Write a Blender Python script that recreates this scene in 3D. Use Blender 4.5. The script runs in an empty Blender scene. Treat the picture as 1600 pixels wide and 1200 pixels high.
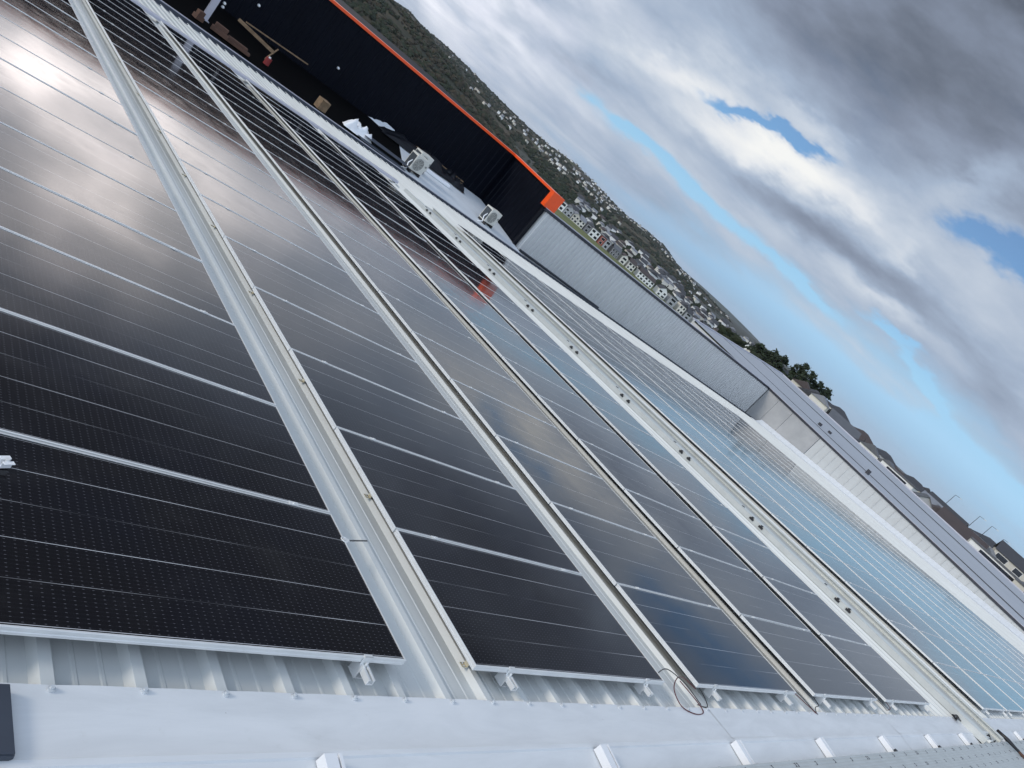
import bpy, bmesh, math, random
import numpy as np
from mathutils import Vector, Matrix, noise
random.seed(7); rng = np.random.default_rng(7)
R = math.radians
scn = bpy.context.scene
col = scn.collection

# ------------------------------------------------------------------ camera, sky, sun, exposure
cam = bpy.data.objects.new('camera', bpy.data.cameras.new('camera'))
col.objects.link(cam)
cam.data.sensor_width = 36; cam.data.lens = 27.375
cam.data.clip_start = .05; cam.data.clip_end = 20000
cr = Vector((0.62375231, -0.44, 0.65)); 
TILT = R(5.0)                                    # the roof falls 5 degrees away from the ridge
cT, sT = math.cos(TILT), math.sin(TILT)
def RP(x, y, z=0):                               # roof coordinates -> world
    return Vector((x, y * cT + z * sT, -y * sT + z * cT))
Rm = ((0.62375231, -0.49491143, 0.60497582), (0.31384277, -0.55028238, -0.77375191), (0.7158462, 0.67249682, -0.18791553))
ax = [RP(*Rm[0]), -RP(*Rm[1]), -RP(*Rm[2])]
m = Matrix.Identity(4)
for i in range(3):
    for j in range(3): m[j][i] = ax[i][j]
m.translation = RP(0, 0, 2.1104)
cam.matrix_world = m
scn.camera = cam

SUN_AZ, SUN_EL = -76.0, 23.0                     # degrees from +Y towards +X
scn.view_settings.view_transform = 'Standard'; scn.view_settings.look = 'None'
scn.view_settings.exposure = 0.37; scn.view_settings.gamma = 1.0

class NT:                                        # small helper to write shader maths
    def __init__(s, tree): s.t = tree
    def n(s, kind, **kw):
        nd = s.t.nodes.new(kind)
        for k, v in kw.items(): setattr(nd, k, v)
        return nd
    def put(s, sock, v):
        if hasattr(v, 'is_output') or isinstance(v, bpy.types.NodeSocket): s.t.links.new(v, sock)
        else: sock.default_value = v
    def m(s, op, a, b=0.0, c=0.0, clamp=False):
        nd = s.n('ShaderNodeMath', operation=op, use_clamp=clamp)
        s.put(nd.inputs[0], a); s.put(nd.inputs[1], b); s.put(nd.inputs[2], c)
        return nd.outputs[0]
    def ss(s, v, lo, hi):                        # smoothstep
        nd = s.n('ShaderNodeMapRange', interpolation_type='SMOOTHSTEP')
        s.put(nd.inputs[0], v); nd.inputs[1].default_value = lo; nd.inputs[2].default_value = hi
        return nd.outputs[0]
    def xyz(s, x, y, z):
        nd = s.n('ShaderNodeCombineXYZ')
        for i, v in enumerate((x, y, z)): s.put(nd.inputs[i], v)
        return nd.outputs[0]
    def noise(s, vec, scale, detail=4, rough=.5, dist=0):
        nd = s.n('ShaderNodeTexNoise'); nd.inputs['Scale'].default_value = scale
        nd.inputs['Detail'].default_value = detail; nd.inputs['Roughness'].default_value = rough
        nd.inputs['Distortion'].default_value = dist
        if vec is not None: s.t.links.new(vec, nd.inputs['Vector'])
        return nd.outputs['Fac']
    def mix(s, f, a, b):
        nd = s.n('ShaderNodeMix', data_type='RGBA')
        s.put(nd.inputs[0], f); s.put(nd.inputs[6], a); s.put(nd.inputs[7], b)
        return nd.outputs[2]
    def ramp(s, v, stops):
        nd = s.n('ShaderNodeValToRGB'); e = nd.color_ramp.elements
        while len(e) < len(stops): e.new(.5)
        for q, (p, c) in zip(e, stops): q.position = p; q.color = (*c, 1)
        s.put(nd.inputs[0], v); return nd.outputs[0]

def make_world():
    w = bpy.data.worlds.new('World'); scn.world = w; w.use_nodes = True
    t = w.node_tree; t.nodes.clear(); N = NT(t)
    sky = N.n('ShaderNodeTexSky', sky_type='NISHITA'); sky.sun_disc = False
    sky.sun_elevation = R(SUN_EL); sky.sun_rotation = R(SUN_AZ)
    sky.dust_density = .1; sky.ozone_density = 3.0
    tc = N.n('ShaderNodeTexCoord')
    sep = N.n('ShaderNodeSeparateXYZ'); t.links.new(tc.outputs['Generated'], sep.inputs[0])
    x, y, z = sep.outputs
    # warp the direction a little so that cloud edges are ragged
    d1 = N.n('ShaderNodeTexNoise'); d1.inputs['Scale'].default_value = 7; d1.inputs['Detail'].default_value = 5; d1.inputs['Roughness'].default_value = .6
    st = N.n('ShaderNodeVectorMath', operation='MULTIPLY'); st.inputs[1].default_value = (1, 1, 2.6)
    t.links.new(tc.outputs['Generated'], st.inputs[0]); t.links.new(st.outputs[0], d1.inputs['Vector'])
    ds = N.n('ShaderNodeSeparateXYZ'); t.links.new(d1.outputs['Color'], ds.inputs[0])
    az0 = N.m('MULTIPLY', N.m('ARCTAN2', x, y), 57.29578)
    el0 = N.m('MULTIPLY', N.m('ARCSINE', z), 57.29578)
    az = N.m('ADD', az0, N.m('MULTIPLY', N.m('SUBTRACT', ds.outputs[0], .5), 12.0))
    amp = N.m('MULTIPLY', N.ss(el0, -1, 9), 4.2)
    el = N.m('ADD', el0, N.m('MULTIPLY', N.m('SUBTRACT', ds.outputs[1], .5), amp))
    def blob(a, e, sa, se, rot=0):               # soft patch of sky centred on a bearing and a height
        da = N.m('SUBTRACT', az, a); de = N.m('SUBTRACT', el, e)
        c, s_ = math.cos(R(rot)), math.sin(R(rot))
        u = N.m('ADD', N.m('MULTIPLY', da, c / sa), N.m('MULTIPLY', de, s_ / sa))
        v = N.m('ADD', N.m('MULTIPLY', da, -s_ / se), N.m('MULTIPLY', de, c / se))
        q = N.m('ADD', N.m('MULTIPLY', u, u), N.m('MULTIPLY', v, v))
        return N.m('EXPONENT', N.m('MULTIPLY', q, -1.0))
    def total(lst, base):
        acc = base
        for wgt, b in lst: acc = N.m('ADD', acc, N.m('MULTIPLY', blob(*b), wgt))
        return acc
    # cloud layer seen in perspective: flat plane coordinates
    zc = N.m('ADD', N.m('MAXIMUM', z, 0.0), .07)
    pl = N.xyz(N.m('DIVIDE', x, zc), N.m('DIVIDE', y, zc), 3.1)
    n1 = N.noise(pl, .75, 7, .56, .3)
    n2 = N.noise(pl, 2.1, 6, .6, .2)
    streak = N.noise(N.xyz(N.m('MULTIPLY', az, .05), N.m('MULTIPLY', el, .55), 1.7), 1.0, 5, .55)
    puff = N.noise(st.outputs[0], 6.5, 7, .58, .15)
    nn = N.m('SUBTRACT', N.m('ADD', N.m('ADD', N.m('MULTIPLY', n1, .34), N.m('MULTIPLY', n2, .14)), N.m('ADD', N.m('MULTIPLY', streak, .14), N.m('MULTIPLY', puff, .38))), .5)
    # where the blue shows through
    cover = total([
        (-1.15, (47.4, 10.4, 3.2, .42, 10)), (-.8, (51.0, 11.3, 2.0, .4, 14)),
        (-1.0, (41.8, 4.5, 3.0, .45, 3)), (-1.1, (47.8, 4.75, 5.0, .45, 1)), (-.9, (56.0, 4.5, 4.0, .3, -1)),
        (-1.5, (65.5, 13.7, 3.4, .9, 4)), (-.9, (71.5, 14.2, 4.0, 1.2, 0)),
        (-.9, (64.5, 6.0, 2.6, .24, 3)), (-.8, (69.0, 4.7, 4.0, .35, -14)),
        (-1.1, (76.0, 2.9, 5.5, .9, -2)), (-.75, (70.0, 2.2, 7, .6, 3)), (-.8, (63.0, 1.8, 9.0, 1.2, 0)),
        (-.6, (52.0, 1.0, 14.0, .9, 0)), (-.34, (60.0, 3.2, 13, 1.7, 0)), (-.3, (70.0, 5.2, 9, 1.2, 0)), (-1.0, (73.0, .4, 14.0, 1.2, 0)), (-.9, (84.0, 5.0, 4, 1.4, 0))], N.m('ADD', 1.0, N.m('MULTIPLY', nn, 1.7)))
    cm = N.ss(cover, .22, .95)
    # how light the cloud is
    shade = total([
        (-.10, (44, 15.5, 7, 3.0, 18)), (-.14, (53, 17.5, 9, 4.0, 10)), (-.13, (59, 18.5, 10, 3.6, 0)), (.16, (61.5, 16.0, 3.0, 1.2, 35)), (-.10, (66, 17.0, 6, 2.0, 0)),
        (.42, (48.8, 9.2, 4.6, 1.5, 12)), (.38, (53.6, 10.3, 4.2, 1.4, 10)), (.12, (57.0, 11.2, 2.6, 1.0, 10)), (.22, (51.0, 12.4, 2.4, .6, 10)), (.30, (43, 10.2, 4, 1.5, 14)), (.2, (39, 8.6, 4, .9, 16)),
        (.26, (60.5, 10.0, 1.8, 1.6, 35)), (-.22, (54, 7.6, 6, .9, 5)), (-.24, (63, 8.2, 6, 1.5, 4)), (-.14, (70, 7, 6, 1.6, 0)), (-.12, (46, 7.2, 4, .6, 6)),
        (-.04, (33, 7.0, 6, 2.0, 20)), (.0, (30, 3.4, 7, 1.0, 8)), (.06, (36, 3.6, 9, .7, 6)), (.22, (62, 6.8, 5, .45, 4)),
        (-.12, (44, 2.4, 8, .8, 4)), (.10, (68, 4.0, 6, .5, 0)), (-.1, (37, 5.6, 4, .6, 14)),
        (.25, (18, 9, 10, 6, 0)), (-1.0, (30, 31, 32, 10, 0)), (-.22, (25, 58, 200, 24, 0))],
        N.m('ADD', .50, N.m('MULTIPLY', nn, 1.05)))
    cc = N.ramp(shade, [(0, (.09, .105, .135)), (.2, (.185, .22, .29)), (.42, (.295, .36, .465)), (.62, (.43, .485, .565)), (.82, (.60, .625, .66)), (1, (.72, .725, .715))])
    # thin bright cloud near the hidden sun, left of the frame
    glow = N.m('ADD', N.m('ADD', N.m('MULTIPLY', blob(11, 8.8, 10, 6.8, 0), 2.1), N.m('MULTIPLY', blob(27, 6, 9, 6.5, 0), .22)), N.m('MULTIPLY', blob(-16, 20, 16, 9, 0), .8))
    glow = N.m('MULTIPLY', glow, N.m('ADD', N.m('ADD', .36, N.m('MULTIPLY', nn, 1.6)), N.m('MULTIPLY', N.ss(N.noise(st.outputs[0], 9.5, 4, .5, .3), .36, .66), .95)))
    glow = N.m('MAXIMUM', glow, 0.0)
    gc = N.n('ShaderNodeVectorMath', operation='SCALE'); gc.inputs[0].default_value = (1.0, .88, .83); t.links.new(glow, gc.inputs['Scale'])
    cl = N.n('ShaderNodeVectorMath', operation='ADD'); t.links.new(cc, cl.inputs[0]); t.links.new(gc.outputs[0], cl.inputs[1])
    # the open half of the sky behind the viewer is brighter
    back = N.ss(N.m('SUBTRACT', N.m('SUBTRACT', N.m('MULTIPLY', z, .2), N.m('MULTIPLY', y, .75)), N.m('MULTIPLY', x, .66)), .1, .9)
    bs = N.m('ADD', 1.0, N.m('MULTIPLY', back, 1.75))
    cl2 = N.n('ShaderNodeVectorMath', operation='SCALE'); t.links.new(cl.outputs[0], cl2.inputs[0]); t.links.new(bs, cl2.inputs['Scale'])
    cl3 = N.n('ShaderNodeVectorMath', operation='SCALE'); t.links.new(cl2.outputs[0], cl3.inputs[0]); cl3.inputs['Scale'].default_value = 10.0
    blue = N.ramp(N.m('DIVIDE', el0, 30.0), [(0, (1.6, 3.1, 5.3)), (.05, (1.7, 3.6, 6.2)), (.10, (2.4, 4.5, 7.0)), (.16, (2.4, 4.6, 6.8)), (.34, (1.35, 2.9, 5.3)), (.5, (1.15, 2.25, 4.2)), (1, (.6, 1.6, 4.0))])
    skyc = N.mix(.8, sky.outputs[0], blue)
    out = N.mix(cm, skyc, cl3.outputs[0])
    bg = N.n('ShaderNodeBackground'); bg.inputs[1].default_value = 0.1
    t.links.new(out, bg.inputs[0])
    wo = N.n('ShaderNodeOutputWorld'); t.links.new(bg.outputs[0], wo.inputs[0])
    w.cycles.sampling_method = 'MANUAL'; w.cycles.sample_map_resolution = 1024
make_world()

sun = bpy.data.objects.new('sun', bpy.data.lights.new('sun', 'SUN')); col.objects.link(sun)
sun.data.energy = 1.2; sun.data.angle = R(13); sun.data.color = (1.0, .91, .80)
sd = Vector((math.sin(R(SUN_AZ)) * math.cos(R(SUN_EL)), math.cos(R(SUN_AZ)) * math.cos(R(SUN_EL)), math.sin(R(SUN_EL))))
sun.rotation_euler = sd.to_track_quat('Z', 'Y').to_euler()

# ------------------------------------------------------------------ helpers
def mat(name, c, rough=.6, metal=0.0, spec=.5, var=.0, vscale=3.0, bump=0.0, bscale=40.0, c2=None, stretch=None):
    M = bpy.data.materials.new(name); M.use_nodes = True
    t = M.node_tree; N = NT(t); b = t.nodes['Principled BSDF']
    b.inputs['Base Color'].default_value = (*c, 1); b.inputs['Roughness'].default_value = rough
    b.inputs['Metallic'].default_value = metal; b.inputs['Specular IOR Level'].default_value = spec
    if var or c2 or bump:
        tc = N.n('ShaderNodeTexCoord'); v = tc.outputs['Object']
        if stretch:
            mp = N.n('ShaderNodeMapping'); mp.inputs['Scale'].default_value = stretch; t.links.new(v, mp.inputs[0]); v = mp.outputs[0]
        if var or c2:
            f = N.noise(v, vscale, 6, .6)
            f = N.ss(f, .3, .7)
            a = c2 if c2 else tuple(max(0, q * (1 - var)) for q in c)
            o = N.mix(f, (*a, 1), (*c, 1)); t.links.new(o, b.inputs['Base Color'])
        if bump:
            f2 = N.noise(v, bscale, 4, .55)
            bp = N.n('ShaderNodeBump'); bp.inputs['Strength'].default_value = bump; bp.inputs['Distance'].default_value = .01
            t.links.new(f2, bp.inputs['Height']); t.links.new(bp.outputs[0], b.inputs['Normal'])
    return M

class MB:                                        # collects shapes, builds ONE mesh object
    def __init__(s): s.v = []; s.f = []; s.mi = []
    def add(s, vs, fs, k=0):
        o = len(s.v); s.v += [tuple(p) for p in vs]; s.f += [tuple(i + o for i in q) for q in fs]; s.mi += [k] * len(fs); return s
    def box(s, x0, x1, y0, y1, z0, z1, k=0):
        return s.add([(x0,y0,z0),(x1,y0,z0),(x1,y1,z0),(x0,y1,z0),(x0,y0,z1),(x1,y0,z1),(x1,y1,z1),(x0,y1,z1)],
                     [(0,3,2,1),(4,5,6,7),(0,1,5,4),(1,2,6,5),(2,3,7,6),(3,0,4,7)], k)
    def bar(s, p, q, w, h, k=0, up=(0,0,1)):      # box section along a line
        p, q = Vector(p), Vector(q); d = (q - p).normalized(); a = d.cross(Vector(up))
        if a.length < 1e-4: a = d.cross(Vector((1,0,0)))
        a.normalize(); b = a.cross(d); a *= w / 2; b *= h / 2
        vs = [p-a-b, p+a-b, p+a+b, p-a+b, q-a-b, q+a-b, q+a+b, q-a+b]
        return s.add(vs, [(0,3,2,1),(4,5,6,7),(0,1,5,4),(1,2,6,5),(2,3,7,6),(3,0,4,7)], k)
    def tube(s, pts, r, n=8, k=0):
        pts = [Vector(p) for p in pts]; vs = []; fs = []
        for i, p in enumerate(pts):
            d = (pts[min(i+1, len(pts)-1)] - pts[max(i-1, 0)]).normalized()
            a = d.orthogonal().normalized() if i == 0 else (a - d * a.dot(d)).normalized()
            b = d.cross(a); rr = r[i] if isinstance(r, (list, tuple)) else r
            for j in range(n):
                t = 2 * math.pi * j / n; vs.append(p + a * (rr * math.cos(t)) + b * (rr * math.sin(t)))
        for i in range(len(pts) - 1):
            for j in range(n):
                fs.append((i*n+j, i*n+(j+1) % n, (i+1)*n+(j+1) % n, (i+1)*n+j))
        fs += [tuple(range(n-1, -1, -1)), tuple((len(pts)-1)*n + j for j in range(n))]
        return s.add(vs, fs, k)
    def extr(s, prof, axis, a, b, closed=True, k=0):   # profile (two coords) swept along an axis
        def P(u, w, t): return (t, u, w) if axis == 'x' else (u, t, w) if axis == 'y' else (u, w, t)
        n = len(prof); vs = [P(u, w, a) for u, w in prof] + [P(u, w, b) for u, w in prof]
        fs = [(i, (i+1) % n, n + (i+1) % n, n + i) for i in range(n if closed else n - 1)]
        if closed: fs += [tuple(range(n-1, -1, -1)), tuple(range(n, 2*n))]
        return s.add(vs, fs, k)
    def mesh(s, name, mats):
        me = bpy.data.meshes.new(name); me.from_pydata(s.v, [], s.f)
        for q in (mats if isinstance(mats, (list, tuple)) else [mats]): me.materials.append(q)
        if any(s.mi): me.polygons.foreach_set('material_index', s.mi)
        bm = bmesh.new(); bm.from_mesh(me); bmesh.ops.recalc_face_normals(bm, faces=bm.faces); bm.to_mesh(me); bm.free()
        me.update(); return me
    def build(s, name, mats, parent=None, bevel=0, smooth=False):
        o = bpy.data.objects.new(name, s.mesh(name, mats)); col.objects.link(o)
        if parent: o.parent = parent
        if bevel:
            md = o.modifiers.new('bevel', 'BEVEL'); md.width = bevel; md.segments = 2; md.limit_method = 'ANGLE'
        if smooth: o.data.polygons.foreach_set('use_smooth', [True] * len(o.data.polygons))
        return o

def tag(o, label=None, cat=None, group=None, kind=None):
    if label: o['label'] = label
    if cat: o['category'] = cat
    if group: o['group'] = group
    if kind: o['kind'] = kind
    return o
def empty(name, loc=(0,0,0), rot=(0,0,0)):
    o = bpy.data.objects.new(name, None); col.objects.link(o); o.location = loc; o.rotation_euler = rot; o.empty_display_size = .2
    return o
def roofthing(name, x=0, y=0, z=0):               # an Empty on the tilted roof plane
    return empty(name, RP(x, y, z), (-TILT, 0, 0))
def inst(name, me, parent, loc=(0,0,0), rot=(0,0,0)):
    o = bpy.data.objects.new(name, me); col.objects.link(o); o.parent = parent; o.location = loc; o.rotation_euler = rot
    return o
Minv = m.inverted()
def px(p):                                        # used only to leave out repeats that lie wholly outside the frame
    q = Minv @ Vector(p)
    if q.z > -.05: return None
    return 800 + 1216.67 * q.x / -q.z, 600 - 1216.67 * q.y / -q.z
def infra(pts, mg=15):
    P = [px(p) for p in pts]; P = [p for p in P if p]
    if not P: return False
    xs = [p[0] for p in P]; ys = [p[1] for p in P]
    return max(xs) > -mg and min(xs) < 1600 + mg and max(ys) > -mg and min(ys) < 1200 + mg
ORD = ['first','second','third','fourth','fifth','sixth','seventh','eighth','ninth','tenth','eleventh','twelfth','thirteenth','fourteenth','fifteenth','sixteenth','seventeenth','eighteenth','nineteenth','twentieth']

# ------------------------------------------------------------------ materials
M_roof = mat('painted_steel_roof', (.60, .62, .605), .42, var=.12, vscale=1.3, stretch=(1, .25, 1))
def flashing_material():
    M = bpy.data.materials.new('painted_flashing'); M.use_nodes = True; t = M.node_tree; N = NT(t); b = t.nodes['Principled BSDF']
    tc = N.n('ShaderNodeTexCoord'); v = tc.outputs['Object']
    mp = N.n('ShaderNodeMapping'); mp.inputs['Scale'].default_value = (.5, 2.2, 1); t.links.new(v, mp.inputs[0])
    f = N.noise(mp.outputs[0], 2.4, 8, .66, .5); g = N.noise(v, 11, 6, .7)
    c = N.mix(N.ss(f, .3, .75), (.715, .735, .745, 1), (.62, .64, .65, 1))
    c = N.mix(N.m('MULTIPLY', N.ss(g, .60, .80), .22), c, (.42, .42, .39, 1))
    vo = N.n('ShaderNodeTexVoronoi'); vo.inputs['Scale'].default_value = 9; t.links.new(v, vo.inputs['Vector'])
    sx = N.n('ShaderNodeSeparateXYZ'); t.links.new(vo.outputs['Color'], sx.inputs[0])
    sp_ = N.m('MULTIPLY', N.m('SUBTRACT', 1.0, N.ss(vo.outputs['Distance'], .012, .030)), N.m('GREATER_THAN', sx.outputs[0], .72))
    c = N.mix(N.m('MULTIPLY', sp_, .7), c, (.20, .18, .15, 1)); t.links.new(c, b.inputs['Base Color'])
    t.links.new(N.m('ADD', .30, N.m('MULTIPLY', f, .25)), b.inputs['Roughness'])
    bp = N.n('ShaderNodeBump'); bp.inputs['Strength'].default_value = .12; bp.inputs['Distance'].default_value = .01
    t.links.new(N.noise(v, 3.5, 3, .5), bp.inputs['Height']); t.links.new(bp.outputs[0], b.inputs['Normal'])
    return M
M_flash = flashing_material()
M_alu = mat('anodised_aluminium', (.76, .77, .76), .45, metal=.35, var=.06, vscale=9)
M_galv = mat('galvanised_steel', (.62, .645, .63), .36, metal=.45, var=.14, vscale=5)
M_tray = mat('tray_steel', (.55, .57, .55), .42, metal=.3, var=.10, vscale=4)
M_traylid = mat('tray_lid_steel', (.66, .68, .65), .5, metal=.1, var=.07, vscale=4)
M_black = mat('black_plastic', (.012, .012, .014), .45)
M_cable = mat('cable_rubber', (.012, .010, .012), .4)
M_redcable = mat('red_cable_rubber', (.09, .012, .014), .4)
M_brass = mat('brass_clip', (.62, .58, .45), .35, metal=.4)
M_screw = mat('painted_screw', (.52, .55, .57), .4)
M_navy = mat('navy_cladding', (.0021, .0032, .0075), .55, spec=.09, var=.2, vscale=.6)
M_navytrim = mat('navy_trim', (.004, .005, .009), .5, spec=.2)
M_orange = mat('orange_capping', (.80, .085, .012), .3, var=.08, vscale=2)
M_grey = mat('grey_cladding', (.52, .525, .52), .45, var=.07, vscale=.6, stretch=(1.0, 1.0, .12))
M_white = mat('white_cladding', (.47, .485, .48), .5, var=.06, vscale=1.0)
M_conc = mat('precast_concrete', (.38, .38, .375), .8, c2=(.31, .315, .315), vscale=.7)
M_cap = mat('dark_coping', (.018, .022, .032), .4)
M_coping = mat('pale_coping', (.42, .42, .47), .5)
M_flatblack = mat('flat_black', (.0012, .0013, .0018), .8, spec=.05, var=.3, vscale=2)
M_tarp = mat('black_tarp', (.004, .005, .008), .4, spec=.3, bump=.8, bscale=6)
M_paleroof = mat('pale_roof_sheet', (.62, .66, .69), .5, var=.10, vscale=.8)
M_acbody = mat('ac_casing', (.60, .59, .53), .45, var=.05)
M_accoil = mat('ac_coil', (.035, .045, .055), .5)
M_acgrille = mat('ac_grille', (.16, .16, .15), .5)
M_wood = mat('raw_timber', (.24, .16, .09), .75, c2=(.14, .09, .05), vscale=5)
M_brick = mat('brown_offcut', (.10, .05, .032), .8, var=.3)
M_red = mat('red_paint', (.22, .02, .02), .5)
M_whiteplastic = mat('white_plastic', (.74, .75, .76), .45)
M_slate = mat('blue_grey_sheet', (.045, .055, .075), .5, var=.2)
M_nroof = mat('grey_longrun_roof', (.38, .40, .43), .5, var=.08, vscale=.15)
M_lamp = mat('lamp_lens', (.72, .74, .74), .3)
M_window = mat('window_glass', (.012, .015, .02), .12)
M_bark = mat('bark', (.05, .04, .03), .9, var=.3, vscale=4)

def glass_material():
    M = bpy.data.materials.new('solar_cells'); M.use_nodes = True
    t = M.node_tree; N = NT(t); b = t.nodes['Principled BSDF']
    tc = N.n('ShaderNodeTexCoord'); sp = N.n('ShaderNodeSeparateXYZ'); t.links.new(tc.outputs['Object'], sp.inputs[0])
    x, y = sp.outputs[0], sp.outputs[1]
    P = .2128; y0 = N.m('SUBTRACT', y, .0195)
    def near(v, period, half, soft):              # 1 close to a multiple of the period
        fr = N.m('SUBTRACT', N.m('FRACT', N.m('ADD', N.m('DIVIDE', v, period), .5)), .5)
        d = N.m('MULTIPLY', N.m('ABSOLUTE', fr), period)
        return N.m('SUBTRACT', 1.0, N.ss(d, half, half + soft))
    gap = near(y0, P, .0008, .0011)
    br = N.noise(N.xyz(N.m('MULTIPLY', x, .8), N.m('MULTIPLY', y, 3.7), 2.0), 1.3, 2)
    gap = N.m('MULTIPLY', gap, N.ss(br, .25, .75))
    wire = near(N.m('SUBTRACT', y0, .010), P / 10, .0004, .0014)
    dot = N.m('MULTIPLY', near(N.m('SUBTRACT', y0, .010), P / 10, .0012, .001), near(x, .0375, .0030, .0020))
    tint = N.noise(tc.outputs['Object'], 1.1, 3)
    info = N.n('ShaderNodeObjectInfo')
    base = N.mix(info.outputs['Random'], (.0030, .0024, .0036, 1), (.0048, .0034, .0036, 1))
    base = N.mix(N.m('MULTIPLY', N.ss(tint, .35, .7), .5), base, (.003, .0035, .009, 1))
    c = N.mix(N.m('MULTIPLY', wire, .30), base, (.028, .028, .034, 1))
    c = N.mix(N.m('MULTIPLY', dot, .8), c, (.085, .085, .095, 1))
    c = N.mix(N.m('MULTIPLY', gap, .95), c, (.75, .76, .78, 1))
    wp = N.n('ShaderNodeVectorMath', operation='ADD'); t.links.new(tc.outputs['Object'], wp.inputs[0])
    off = N.n('ShaderNodeVectorMath', operation='SCALE'); off.inputs[0].default_value = (37, 91, 13); t.links.new(info.outputs['Random'], off.inputs['Scale']); t.links.new(off.outputs[0], wp.inputs[1])
    film = N.noise(wp.outputs[0], 1.9, 7, .68, .6)
    c = N.mix(N.m('MULTIPLY', N.ss(film, .46, .80), .035), c, (.34, .33, .31, 1))
    spot = N.n('ShaderNodeTexVoronoi', feature='F1'); spot.inputs['Scale'].default_value = 1.6; t.links.new(wp.outputs[0], spot.inputs['Vector'])
    sc = N.n('ShaderNodeSeparateXYZ'); t.links.new(spot.outputs['Color'], sc.inputs[0])
    sm_ = N.m('MULTIPLY', N.m('SUBTRACT', 1.0, N.ss(spot.outputs['Distance'], .008, .016)), N.m('GREATER_THAN', sc.outputs[0], .86))
    c = N.mix(N.m('MULTIPLY', sm_, .5), c, (.42, .41, .38, 1))
    t.links.new(c, b.inputs['Base Color'])
    dust = N.noise(tc.outputs['Object'], 2.6, 6, .65)
    rr = N.m('ADD', .07, N.m('MULTIPLY', N.ss(dust, .35, .75), .05)); t.links.new(rr, b.inputs['Roughness'])
    b.inputs['IOR'].default_value = 1.5; b.inputs['Specular IOR Level'].default_value = .5
    wv = N.noise(tc.outputs['Object'], 1.7, 2, .4)
    bp = N.n('ShaderNodeBump'); bp.inputs['Strength'].default_value = .05; bp.inputs['Distance'].default_value = .01
    t.links.new(wv, bp.inputs['Height']); t.links.new(bp.outputs[0], b.inputs['Normal'])
    return M
M_cells = glass_material()

# ------------------------------------------------------------------ ground, hills
def ground_h(x, y):
    d = math.hypot(x, y); a = math.degrees(math.atan2(x, y))
    def sst(v, lo, hi):
        v = min(1, max(0, (v - lo) / (hi - lo))); return v * v * (3 - 2 * v)
    h = -22.0
    h += 12.5 * sst(a, 57, 64) * (1 - sst(a, 100, 120)) * sst(d, 130, 230) * (1 - .4 * sst(d, 420, 1200))
    h += 12.0 * sst(a, 46, 60) * (1 - sst(a, 62, 68)) * sst(d, 610, 1000) + 5 * (1 - sst(a, 46, 56)) * sst(d, 640, 1000)
    return h
def polar(name, az0, az1, na, rings, hfun, mats):
    v = []; f = []
    for r in rings:
        for i in range(na + 1):
            a = R(az0 + (az1 - az0) * i / na); X, Y = r * math.sin(a), r * math.cos(a)
            v.append((X, Y, hfun(X, Y, r, math.degrees(a))))
    n = na + 1
    for j in range(len(rings) - 1):
        for i in range(na): f.append((j*n+i, j*n+i+1, (j+1)*n+i+1, (j+1)*n+i))
    mb = MB(); mb.add(v, f); o = mb.build(name, mats, smooth=True); return o

def ground_material():
    M = bpy.data.materials.new('grass_ground'); M.use_nodes = True; t = M.node_tree; N = NT(t); b = t.nodes['Principled BSDF']
    tc = N.n('ShaderNodeTexCoord'); n = N.noise(tc.outputs['Object'], .02, 8, .65); n2 = N.noise(tc.outputs['Object'], .15, 6, .7)
    c = N.ramp(n, [(.3, (.095, .12, .022)), (.5, (.14, .155, .035)), (.7, (.06, .08, .025))])
    c = N.mix(N.m('MULTIPLY', n2, .4), c, (.09, .08, .04, 1))
    sx = N.n('ShaderNodeSeparateXYZ'); t.links.new(tc.outputs['Object'], sx.inputs[0])
    dd = N.m('SQRT', N.m('ADD', N.m('MULTIPLY', sx.outputs[0], sx.outputs[0]), N.m('MULTIPLY', sx.outputs[1], sx.outputs[1])))
    scrub = N.mix(n2, (.018, .022, .014, 1), (.045, .046, .03, 1)); c = N.mix(N.ss(dd, 608, 640), c, scrub); t.links.new(c, b.inputs['Base Color']); b.inputs['Roughness'].default_value = .95
    return M
def hill_material(name, stops, sc):
    M = bpy.data.materials.new(name); M.use_nodes = True; t = M.node_tree; N = NT(t); b = t.nodes['Principled BSDF']
    tc = N.n('ShaderNodeTexCoord'); n = N.noise(tc.outputs['Object'], sc, 9, .68, .4)
    c = N.ramp(n, stops); t.links.new(c, b.inputs['Base Color']); b.inputs['Roughness'].default_value = 1; b.inputs['Specular IOR Level'].default_value = .1
    return M
M_ground = ground_material()
M_hill = hill_material('bush_covered_hill', [(.30, (.016, .021, .014)), (.45, (.034, .038, .026)), (.55, (.085, .066, .044)), (.62, (.060, .080, .034)), (.75, (.022, .028, .018))], .008)
M_far = hill_material('far_hill_slope', [(.35, (.035, .045, .04)), (.6, (.06, .075, .05)), (.75, (.045, .05, .05))], .006)

rings = [0.5, 40, 90, 120, 140, 160, 180, 200, 230, 270, 320, 380, 450, 560, 700, 900, 1300, 2000, 3500, 5500, 7450]
go = polar('ground', -180, 180, 144, rings, lambda X, Y, r, a: ground_h(X, Y), M_ground); tag(go, kind='structure')

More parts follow.
